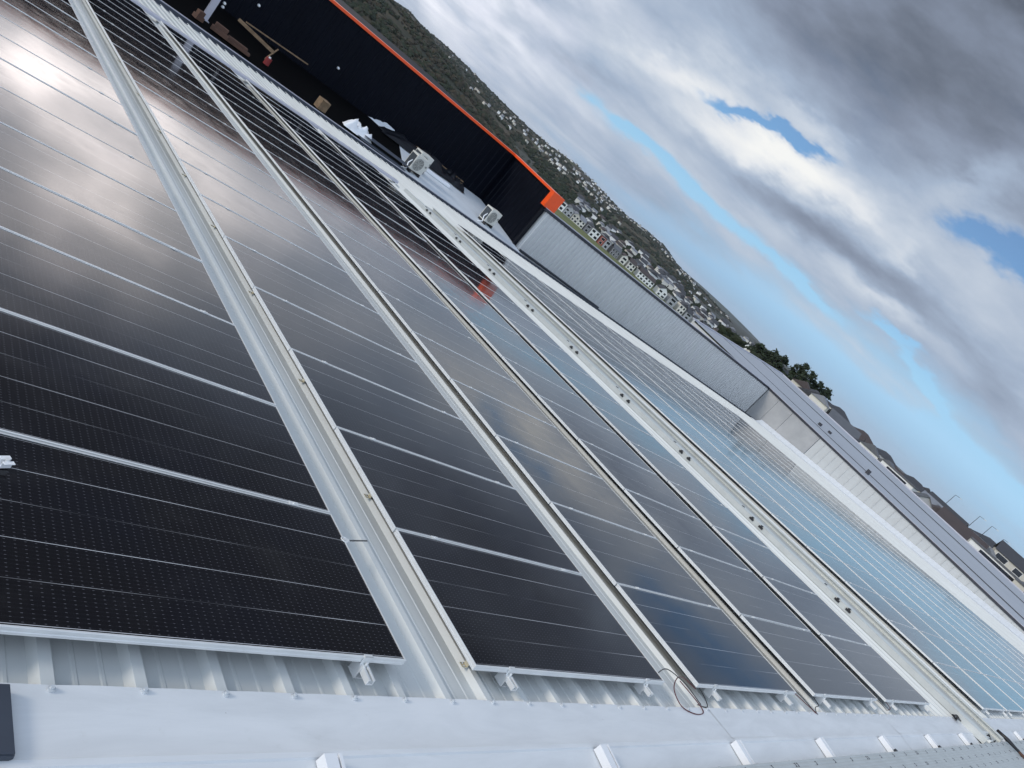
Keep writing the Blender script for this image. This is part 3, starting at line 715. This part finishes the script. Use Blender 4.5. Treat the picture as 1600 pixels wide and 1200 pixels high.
# small clips on the rib beside the second row
for i, y in enumerate((2.22, 3.69, 5.15, 6.68, 8.2, 9.7, 11.3, 13, 14.8)):
    t = roofthing('bonding_clip', 3.475, y, -.11)
    tag(t, 'small pale two-hole clip, %s from the ridge beside the second panel row' % ORD[i], 'clip', 'clips on the rib beside the second row')
    b = MB(); b.box(-.024, .024, -.018, .018, .0, .004); b.box(.016, .020, -.018, .018, 0, .03); b.build('plate', M_brass, t)
    for dy in (-.009, .009):
        b = MB(); b.tube([(-.006, dy, .004), (-.006, dy, .010)], .0042, 8); b.build('screw', M_screw, t)
# loose clamp lying on the nearest panel
t = roofthing('loose_clamp', 1.085, 2.975, .001); t.rotation_euler.z = R(20); tag(t, 'loose white metal clamp left lying on the nearest black panel', 'clamp')
b = MB(); b.extr([(-.028,.030), (-.028,.034), (-.008,.034), (-.008,.006), (.008,.006), (.008,.034), (.028,.034), (.028,.030), (.012,.030), (.012,0), (-.012,0), (-.012,.030)], 'x', -.022, .022); b.build('body', M_whiteplastic, t, bevel=.001)
b = MB(); b.tube([(0,0,.006), (0,0,.032)], .006, 8); b.tube([(0,0,.032), (0,0,.039)], .010, 6); b.build('bolt', M_alu, t)
# cable tie on the edge of the nearest row
t = roofthing('cable_tie', 2.90, 2.99, -.006); tag(t, 'black cable tie sticking out from a metal clip at the nearest row edge', 'cable tie')
b = MB(); b.bar((0, 0, 0), (.22, .085, -.03), .009, .003); b.build('strap', M_cable, t)
b = MB(); b.tube([(-.02 + .022*math.cos(a/9*6.28), .022*math.sin(a/9*6.28), .004) for a in range(10)], .004, 6); b.box(-.03, .012, -.010, .010, .001, .008); b.build('clip', M_alu, t)
# coiled leads at the row ends
def lead(name, x, y, pts_list, label):
    t = roofthing(name, x, y, 0); tag(t, label, 'cable', 'leads at the ridge ends of the rows')
    for i, pts in enumerate(pts_list):
        P = []
        pts = [Vector(p) for p in pts]
        for q in range(len(pts) - 1):
            p0, p1, p2, p3 = pts[max(q-1,0)], pts[q], pts[q+1], pts[min(q+2, len(pts)-1)]
            for s in range(6):
                u = s / 6; P.append(.5 * ((2*p1) + (p2-p0)*u + (2*p0-5*p1+4*p2-p3)*u*u + (3*p1-p0-3*p2+p3)*u**3))
        P.append(pts[-1]); b = MB(); b.tube(P, .0042, 6); b.build('wire', M_cable if i != 1 else M_redcable, t)
lead('cable_loop', 5.84, 2.1, [[(-.28,.10,-.01), (-.12,.13,.01), (.10,.05,-.03), (.24,-.02,-.08), (.28,-.10,-.10)], [(.30,.02,-.06), (.20,.10,-.04), (.02,.08,-.02), (-.14,-.02,-.04), (-.10,-.13,-.09), (.06,-.19,-.10), (.22,-.17,-.10), (.20,-.08,-.08), (.05,.06,-.03)], [(.34,.05,-.04), (.40,-.04,-.08), (.36,-.12,-.1), (.22,-.10,-.1)]], 'looped black leads hanging between the second and third rows')
lead('cable_loop', 8.52, 2.1, [[(-.10,.12,-.05), (.0,.02,-.06), (.10,-.10,-.09), (.16,-.16,-.10)], [(-.12,.06,-.06), (.02,-.06,-.08), (.14,-.15,-.10)], [(.34,.04,-.05), (.36,-.06,-.08), (.24,-.08,-.09), (.16,-.14,-.10)]], 'black and red leads hanging between the third and fourth rows')
lead('cable_loop', 11.28, 2.1, [[(-.06,.10,-.06), (.02,0,-.06), (.14,-.08,-.09)], [(.30,.03,-.05), (.34,-.05,-.08), (.20,-.07,-.09)]], 'short black leads hanging between the fourth and fifth rows')

# ------------------------------------------------------------------ cable duct in the wide gap
t = roofthing('cable_duct', 15.25, 0, 0); tag(t, 'long grey lidded cable duct running down the gap between the arrays', 'cable duct')
b = MB()
b.extr([(0, -.105), (0, 0), (.13, 0), (.13, -.012), (.012, -.012), (.012, -.098), (1.46, -.098), (1.46, -.012), (1.36, -.012), (1.36, 0), (1.475, 0), (1.475, -.105)], 'y', 1.46, 24.3, closed=True); b.build('channel', M_tray, t)  # steel darker than the lips: shade of the duct's inside put into the colour
b = MB(); b.extr([(.002, .002), (.128, .002), (.128, .005), (.002, .005)], 'y', 1.46, 24.3); b.extr([(1.362, .002), (1.473, .002), (1.473, .005), (1.362, .005)], 'y', 1.46, 24.3); b.extr([(.50, -.096), (.52, -.055), (.74, -.055), (.76, -.096)], 'y', 1.46, 24.3); b.build('lip', M_traylid, t)
b = MB()
for i in range(70): b.box(1.385, 1.45, 1.6 + i*.05, 1.6 + i*.05 + .012, .0035, .0058)
b.build('slot', M_tray, t)
cb = MB(); cb.box(-.03, -.004, -.05, .05, -.06, -.02); cb.box(-.03, .05, -.02, .02, -.02, .006); cbm = cb.mesh('lid_clip', M_black)
for g in range(10):
    y = 4.25 + 2.24 * g
    if y > 24: break
    for dy, z in ((-.12, .0), (.14, .0), (.52, .03)): inst('lid_clip', cbm, t, (0 if z == 0 else .135, y + dy + .1, 0 if z == 0 else .01))
# duct along the low edge of the arrays
t = roofthing('cable_tray', 0, 24.75, 0); tag(t, 'lilac-grey cable tray crossing the low ends of the panel rows', 'cable tray')
b = MB(); b.extr([(-.12, -.06), (-.12, .01), (-.07, .035), (.14, .035), (.19, .01), (.19, -.06)], 'x', -3, 15.1); b.build('tray', M_coping, t)
b = MB()
for i in range(9): b.box(-1 + i*2, -.94 + i*2, -.1, .17, -.112, -.06)
b.build('support', M_alu, t)
# perforated tray along the ridge
t = roofthing('cable_tray', 0, 0, 0); tag(t, 'perforated grey cable tray running along the ridge at the bottom of the view', 'cable tray')
zt = -.085
pr = [(1.435, zt-.05), (1.435, zt+.03), (1.43, zt+.036)]
yy = 1.42
while yy > .75:
    pr += [(yy, zt+.036), (yy-.004, zt+.032), (yy-.016, zt+.032), (yy-.02, zt+.036)]; yy -= .034
pr += [(.72, zt+.036), (.715, zt-.05)]
b = MB(); b.extr(pr, 'x', -3, 58, closed=True); b.build('tray', M_tray, t)
b = MB(); xx = 3.0; i = 0
while xx < 26:
    for q in (1.405, 1.27, 1.135): 
        for w in (0, .05) if i % 4 == 0 else (0,): b.box(xx + w, xx + w + .012, q - .030, q + .004, zt+.030, zt+.0372)
    xx += .48; i += 1
b.build('slot', M_cap, t)
# strut channels that carry the ridge tray
for i, sx in enumerate((2.24, 4.25, 6.13, 7.98, 10.0, 12.1, 14.15, 17.2, 19.2, 21.2)):
    t = roofthing('strut_channel', sx, 1.64, -.098)
    tag(t, 'short white metal channel under the ridge tray, %s from the left' % ORD[i], 'bracket', 'channels carrying the ridge tray')
    t.rotation_euler.x += R(9)
    b = MB(); b.extr([(-.045,0), (.045,0), (.045,.055), (.030,.055), (.030,.050), (.040,.050), (.040,.004), (-.040,.004), (-.040,.050), (.018,.050), (.018,.055), (-.045,.055)], 'y', -.62, 0); b.build('channel', M_whiteplastic, t)
    if i > 3:
        b = MB(); b.tube([(0, -.20, .05), (0, -.20, .078)], .036, 10); b.build('knob', M_black, t)
# things left where the duct crosses the ridge
t = roofthing('tool', 16.9, 1.33, -.05); t.rotation_euler.z = R(-78); tag(t, 'dark hand tool with a rusty brown end lying on the ridge tray', 'tool')
b = MB(); b.tube([(-.3,0,.035), (-.1,0,.05), (.12,0,.045)], [.028,.034,.022], 8); b.build('handle', M_black, t, smooth=True)
b = MB(); b.tube([(.12,0,.045), (.22,.02,.04), (.36,.05,.025)], [.022,.026,.012], 8); b.build('tip', M_brick, t, smooth=True)
for (x, y, lb) in ((15.15, 1.93, 'black strap offcuts where the duct leaves the panels'), (15.9, 1.53, 'crumpled black strap beside the ridge tray')):
    t = roofthing('strap_offcut', x, y, -.09); tag(t, lb, 'scrap')
    b = MB()
    for k in range(5):
        q = [(random.uniform(-.35,.35), random.uniform(-.07,.07), random.uniform(.0,.06)) for _ in range(3)]; b.tube(q, .012, 5)
    b.build('strap', M_black, t)
# dark case at the lower left
t = roofthing('tool_case', .78, 1.81, -.100); tag(t, 'dark navy case with rounded corners cut off by the left edge', 'case')
b = MB(); b.box(-.30, .307, -.135, .130, .0, .03); b.build('body', M_slate, t, bevel=.014)
b = MB(); b.box(-.30, .300, -.130, .126, .031, .036); b.build('lid', M_slate, t, bevel=.004)
t = roofthing('card_offcut', .86, 1.60, -.105); t.rotation_euler.z = R(40); tag(t, 'beige card offcut below the dark case in the corner', 'card')
b = MB(); b.box(-.2, .2, -.06, .06, .0, .006); b.build('card', M_brass, t)

# ------------------------------------------------------------------ parapet walls round our roof
def ribbed(mb, L, z0, z1, pitch, depth, w0, w1):  # trapezoid ribs along +x, standing proud towards -y
    prof = []; x = 0
    while x < L:
        prof += [(x, 0), (x + pitch * w0, 0), (x + pitch * (w0 + .08), -depth), (x + pitch * (w0 + .08 + w1), -depth), (x + pitch * (w0 + .16 + w1), 0)]
        x += pitch
    prof = [(min(u, L), v) for u, v in prof] + [(L, 0)]
    mb.extr(prof, 'z', z0, z1, closed=False)
e = empty('parapet_wall', (28.7, 33, 0)); tag(e, 'grey ribbed metal parapet wall at the low end of the roof', 'wall')
b = MB(); ribbed(b, 31.3, -4.2, -.34, .34, .060, .42, .24); b.build('cladding', M_grey, e)
b = MB(); b.box(-.15, 31.3, -.06, .34, -.36, -.20); b.build('cap', M_cap, e)
b = MB(); b.box(-.15, 31.6, .02, .36, -.198, -.165); b.build('coping', M_coping, e)  # stands for the dark cap's lit top face, its light put into the pale colour
b = MB(); b.box(0, 31.3, .03, .25, -4.2, -.4); b.build('core', M_conc, e)
b = MB(); b.tube([(.2, -.18, -2.86), (8.3, -.18, -2.98)], .07, 8); b.build('round_line', M_cap, e)  # dark line along the foot of the wall, built as a round bar
e = empty('side_wall', (60, 33, 0)); tag(e, 'pale side parapet wall with concrete end panels and dark coping', 'wall')
for i, (ya, yb) in enumerate(((0, -1.45), (-1.47, -3.1), (-3.12, -6.2))):
    b = MB(); b.box(.0, .2, yb, ya, -4.2, -.36); b.build('concrete_panel', M_conc, e, bevel=.012)
b = MB(); pf = []
y = -6.25
while y > -46: pf += [(.0, y), (.0, y + .035 - .65), (-.035, y + .025 - .65), (-.035, y - .65)]; y -= .65
b.extr(pf, 'z', -4.2, -.36, closed=False); b.build('cladding', M_white, e)
b = MB(); b.box(-.08, .28, -46, .3, -.37, -.21); b.build('cap', M_cap, e)
b = MB(); b.box(.0, .34, -46, .35, -.208, -.175); b.build('coping', M_coping, e)  # top of the side cap, painted pale as if lit

# ------------------------------------------------------------------ navy building
e = empty('navy_building', (28.6, 38.1, 0)); tag(e, 'tall navy ribbed metal building with bright orange capping', 'building')
L = 36.0
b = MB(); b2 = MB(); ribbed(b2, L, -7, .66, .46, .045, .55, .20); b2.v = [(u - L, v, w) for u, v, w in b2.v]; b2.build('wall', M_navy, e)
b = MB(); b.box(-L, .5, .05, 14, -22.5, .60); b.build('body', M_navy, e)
b = MB(); pf = []; y = -.02
while y > -4.85: pf += [(0, y), (0, y - .20), (-.04, y - .24), (-.04, y - .33), (0, y - .37)]; y -= .42
pf.append((0, -4.85)); b.extr(pf, 'z', -7, .62, closed=False); b.build('return_wall', M_navy, e)
b = MB(); b.box(.02, .55, -4.88, -.02, -7, .5); b.build('return_core', M_navytrim, e)
b = MB(); b.box(-L, -.2, -.10, .45, .63, .77); b.box(-.2, .62, -4.7, .45, .625, .765); b.build('cap', M_orange, e, bevel=.012)
b = MB(); b.box(-.28, .66, -5.05, -4.7, -.20, .765); b.build('end_cap', M_orange, e, bevel=.012)
b = MB(); b.box(-.14, .06, -5.0, -4.86, -4, -.21); b.build('corner_trim', M_navytrim, e)
for (X, Z, sx, sz) in ((16.98, -1.55, .16, .10), (11.28, -2.50, .10, .10), (11.26, -2.33, .10, .10), (12.45, -1.50, .16, .10)):
    b = MB(); b.tube([(X - 28.6, -.16, Z), (X - 28.6, -.02, Z)], [.05, .07], 12); b.build('wall_light', M_lamp, e, smooth=True)
# the roof beyond the gutter: plain black surface on the left, pale sheets on the right, rising to the navy wall
def z2(Y): return -2.95 + .062 * (Y - 31.9)
e = empty('lower_roof', (0, 31.9, -2.95)); tag(e, 'unfinished roof between the gutter and the navy wall, black underlay and pale sheets', 'roof')
def r2p(X, Y, dz=0): return (X, Y - 31.9, z2(Y) + dz + 2.95)
b = MB(); b.add([r2p(19.6, 31.9, .03), r2p(28.56, 31.9, .03), r2p(28.56, 38.05, .03), r2p(21.8, 38.05, .03)], [(0,1,2,3)]); b.build('pale_sheet', M_paleroof, e)
b = MB(); b.add([r2p(-8, 31.9), r2p(28.56, 31.9), r2p(28.56, 38.05), r2p(-8, 38.05)], [(0,1,2,3)]); b.build('surface', M_flatblack, e)  # plain matte black plane, left uncovered across the left part
e = empty('steel_post', (9.75, 34.0, z2(34.0))); tag(e, 'pale grey steel post standing in front of the navy wall', 'post')
b = MB(); b.box(-.11, .11, -.11, -.09, 0, 1.9); b.box(-.11, .11, .09, .11, 0, 1.9); b.box(-.012, .012, -.09, .09, 0, 1.9); b.build('column', M_coping, e)
b = MB(); b.box(-.18, .18, -.18, .18, 0, .025); b.build('base_plate', M_coping, e)

# ------------------------------------------------------------------ outdoor air-conditioning units
def ac(x, y, yaw, label):
    e = empty('air_conditioner', (x, y, z2(y) + .10), (0, 0, yaw)); tag(e, label, 'air conditioner', 'outdoor air-conditioning units')
    W, D, H = .95, .50, .86
    b = MB(); b.box(-W/2, W/2, 0, D, .08, H); b.build('casing', M_acbody, e, bevel=.02)
    b = MB(); b.box(-W/2-.012, -W/2+.01, .05, D-.05, .14, H-.07); b.build('coil_panel', M_accoil, e)
    f = MB(); f.tube([(-.12, -.03, .46), (-.12, -.002, .46)], .31, 28); f = f.build('fan_grille', M_acgrille, e)
    b = MB()
    for r in (.10, .17, .24, .30):
        b.tube([(-.12 + r*math.cos(a/20*6.2832), -.04, .46 + r*math.sin(a/20*6.2832)) for a in range(21)], .007, 5)
    for k in range(4):
        a = k * math.pi / 4; b.bar((-.12 - .3*math.cos(a), -.042, .46 - .3*math.sin(a)), (-.12 + .3*math.cos(a), -.042, .46 + .3*math.sin(a)), .01, .01)
    b.build('guard_wire', M_acbody, f)
    b = MB(); b.box(W/2-.14, W/2-.04, -.015, -.001, .5, .58); b.build('badge', M_acgrille, e)
    for sx in (-.33, .33):
        b = MB(); b.box(sx-.05, sx+.05, -.04, D+.04, -.10, .08); b.build('foot', M_black, e)
    b = MB(); b.tube([(-W/2-.05, .1, .5), (-W/2-.22, .05, .3), (-W/2-.25, -.1, .05), (-W/2-.7, -.2, -.03)], .03, 7); b.build('round_line', M_whiteplastic, e, smooth=True)
    return e
ac(20.55, 32.75, R(14), 'beige outdoor unit with round fan, nearer the black tarp')
ac(21.35, 33.9, R(14), 'beige outdoor unit partly behind the one near the black tarp')
ac(26.1, 32.9, R(14), 'beige outdoor unit standing alone beside the foot of the navy return wall')

# ------------------------------------------------------------------ building rubbish on the lower roof
def put(name, x, y, yaw, label, cat, dz=.04):
    e = empty(name, (x, y, z2(y) + dz), (0, 0, yaw)); return tag(e, label, cat)
def crumple(w, d, h, n=12, seed=0):
    b = MB(); vs = []; fs = []
    for j in range(n + 1):
        for i in range(n + 1):
            u, v = i / n * 2 - 1, j / n * 2 - 1
            k = max(0, 1 - max(abs(u), abs(v)) ** 3)
            vs.append((u * w / 2 * (1 + .12 * noise.noise(Vector((v * 2, seed, 0)))), v * d / 2 * (1 + .2 * noise.noise(Vector((u * 2, seed, 5)))), h * k * (.55 + .9 * noise.noise(Vector((u * 3, v * 3, seed))))))
    for j in range(n):
        for i in range(n): q = j*(n+1)+i; fs.append((q, q+1, q+n+2, q+n+1))
    b.add(vs, fs); return b
t = put('tarp', 23.0, 37.1, R(-2), 'long crumpled black tarp at the foot of the navy wall', 'tarp'); crumple(5.6, 1.5, .55, 16, 3).build('sheet', M_tarp, t, smooth=True)
t = put('tarp', 25.3, 36.9, R(-15), 'bunched black tarp end beyond the pale offcuts', 'tarp'); crumple(1.8, 1.2, .6, 12, 8).build('sheet', M_tarp, t, smooth=True)
for i, (x, y, L, a, dz, lb) in enumerate(((24.6, 37.6, 3.6, -3, .3, 'longest timber plank leaning along the navy wall'), (24.9, 37.45, 3.0, -2, .18, 'timber plank lying under the longest one'), (22.2, 35.5, 1.0, -12, .1, 'short timber batten behind the outdoor units'))):
    t = put('timber_plank', x, y, R(a), lb, 'plank', dz); tag(t, group='planks by the navy wall'); b = MB(); b.box(-L/2, L/2, -.07, .07, 0, .05); b.build('plank', M_wood, t, bevel=.004)
t = put('white_box', 23.2, 35.2, R(-4), 'long white trunking offcut lying beside the outdoor unit', 'trunking'); b = MB(); b.box(-1.0, 1.0, -.12, .12, 0, .16); b.build('body', M_whiteplastic, t, bevel=.01)
t = put('white_sheet', 20.3, 38.0, R(-30), 'pale roofing sheet leaning by the navy wall', 'sheet', .1); t.rotation_euler.x = R(30)
b = MB(); b.add([(-.9, -.6, 0), (1.3, -.2, 0), (.9, .35, 0), (-.9, .5, 0), (-.9, -.6, .01), (1.3, -.2, .01), (.9, .35, .01), (-.9, .5, .01)], [(0,3,2,1), (4,5,6,7), (0,1,5,4), (1,2,6,5), (2,3,7,6), (3,0,4,7)]); b.build('sheet', M_paleroof, t)
t = put('dust_sheet', 17.1, 32.9, R(-10), 'pale crumpled dust sheet on the gutter edge', 'sheet'); crumple(1.5, .6, .6, 12, 5).build('cloth', M_whiteplastic, t, smooth=True)
for i, (x, y, lb) in enumerate(((18.6, 32.7, 'upper blue-grey roofing sheet in the stack by the gutter'), (18.3, 32.35, 'lower blue-grey roofing sheet in the stack by the gutter'))):
    t = put('roofing_sheet', x, y, R(-6), lb, 'sheet', .25 - .15*i); tag(t, group='blue-grey roofing sheets'); b = MB(); b.extr([(u*.1, .03*(u % 2)) for u in range(-4, 5)], 'x', -1.3, 1.3, closed=False); b.build('sheet', M_slate, t)
t = put('cardboard_box', 14.9, 32.6, R(10), 'brown cardboard box by the gutter left of the dust sheet', 'box'); b = MB(); b.box(-.22, .22, -.2, .2, 0, .45); b.build('body', M_wood, t, bevel=.006); b = MB(); b.box(-.22, .0, -.36, -.2, .44, .45); b.build('flap', M_wood, t)
for i, (x, y, w, h, a, lb) in enumerate(((9.3, 33.1, .35, .35, 20, 'brown offcut left of the steel post'), (10.2, 33.1, .7, .35, -15, 'brown offcut pile right of the steel post'), (10.95, 33.0, 1.1, .22, -8, 'long brown offcut beside the timber poles'))):
    t = put('offcut', x, y, R(a), lb, 'scrap'); tag(t, group='brown offcuts by the gutter'); b = MB(); b.box(-w/2, w/2, -.15, .15, 0, h*.5); b.box(-w*.4, w*.35, -.12, .1, h*.5+.002, h); b.build('block', M_brick, t, bevel=.01)
for i, (p, q, lb) in enumerate((((11.3, 35.6, .5), (13.0, 35.0, .35), 'thick timber pole lying against the dark underlay'), ((11.4, 35.0, .7), (14.6, 35.4, .75), 'thin pale batten crossing the timber pole'), ((12.6, 34.4, .05), (13.2, 35.4, .5), 'short batten propped under the timber pole'))):
    t = empty('timber_pole', (p[0], p[1], z2(p[1]) + p[2])); tag(t, lb, 'timber', 'timber poles left of the roof'); d = Vector((q[0]-p[0], q[1]-p[1], z2(q[1])+q[2]-z2(p[1])-p[2])); b = MB(); b.bar((0,0,0), d, .13 if i == 0 else .05, .13 if i == 0 else .05); b.build('pole', M_wood, t)
t = put('red_can', 12.45, 33.6, 0, 'small red can near the timber poles', 'can'); b = MB(); b.tube([(0,0,0), (0,0,.3)], .13, 12); b.build('body', M_red, t); b = MB(); b.tube([(0,0,.3), (0,0,.36)], .05, 8); b.build('cap', M_whiteplastic, t)
print('objects', len(bpy.data.objects))
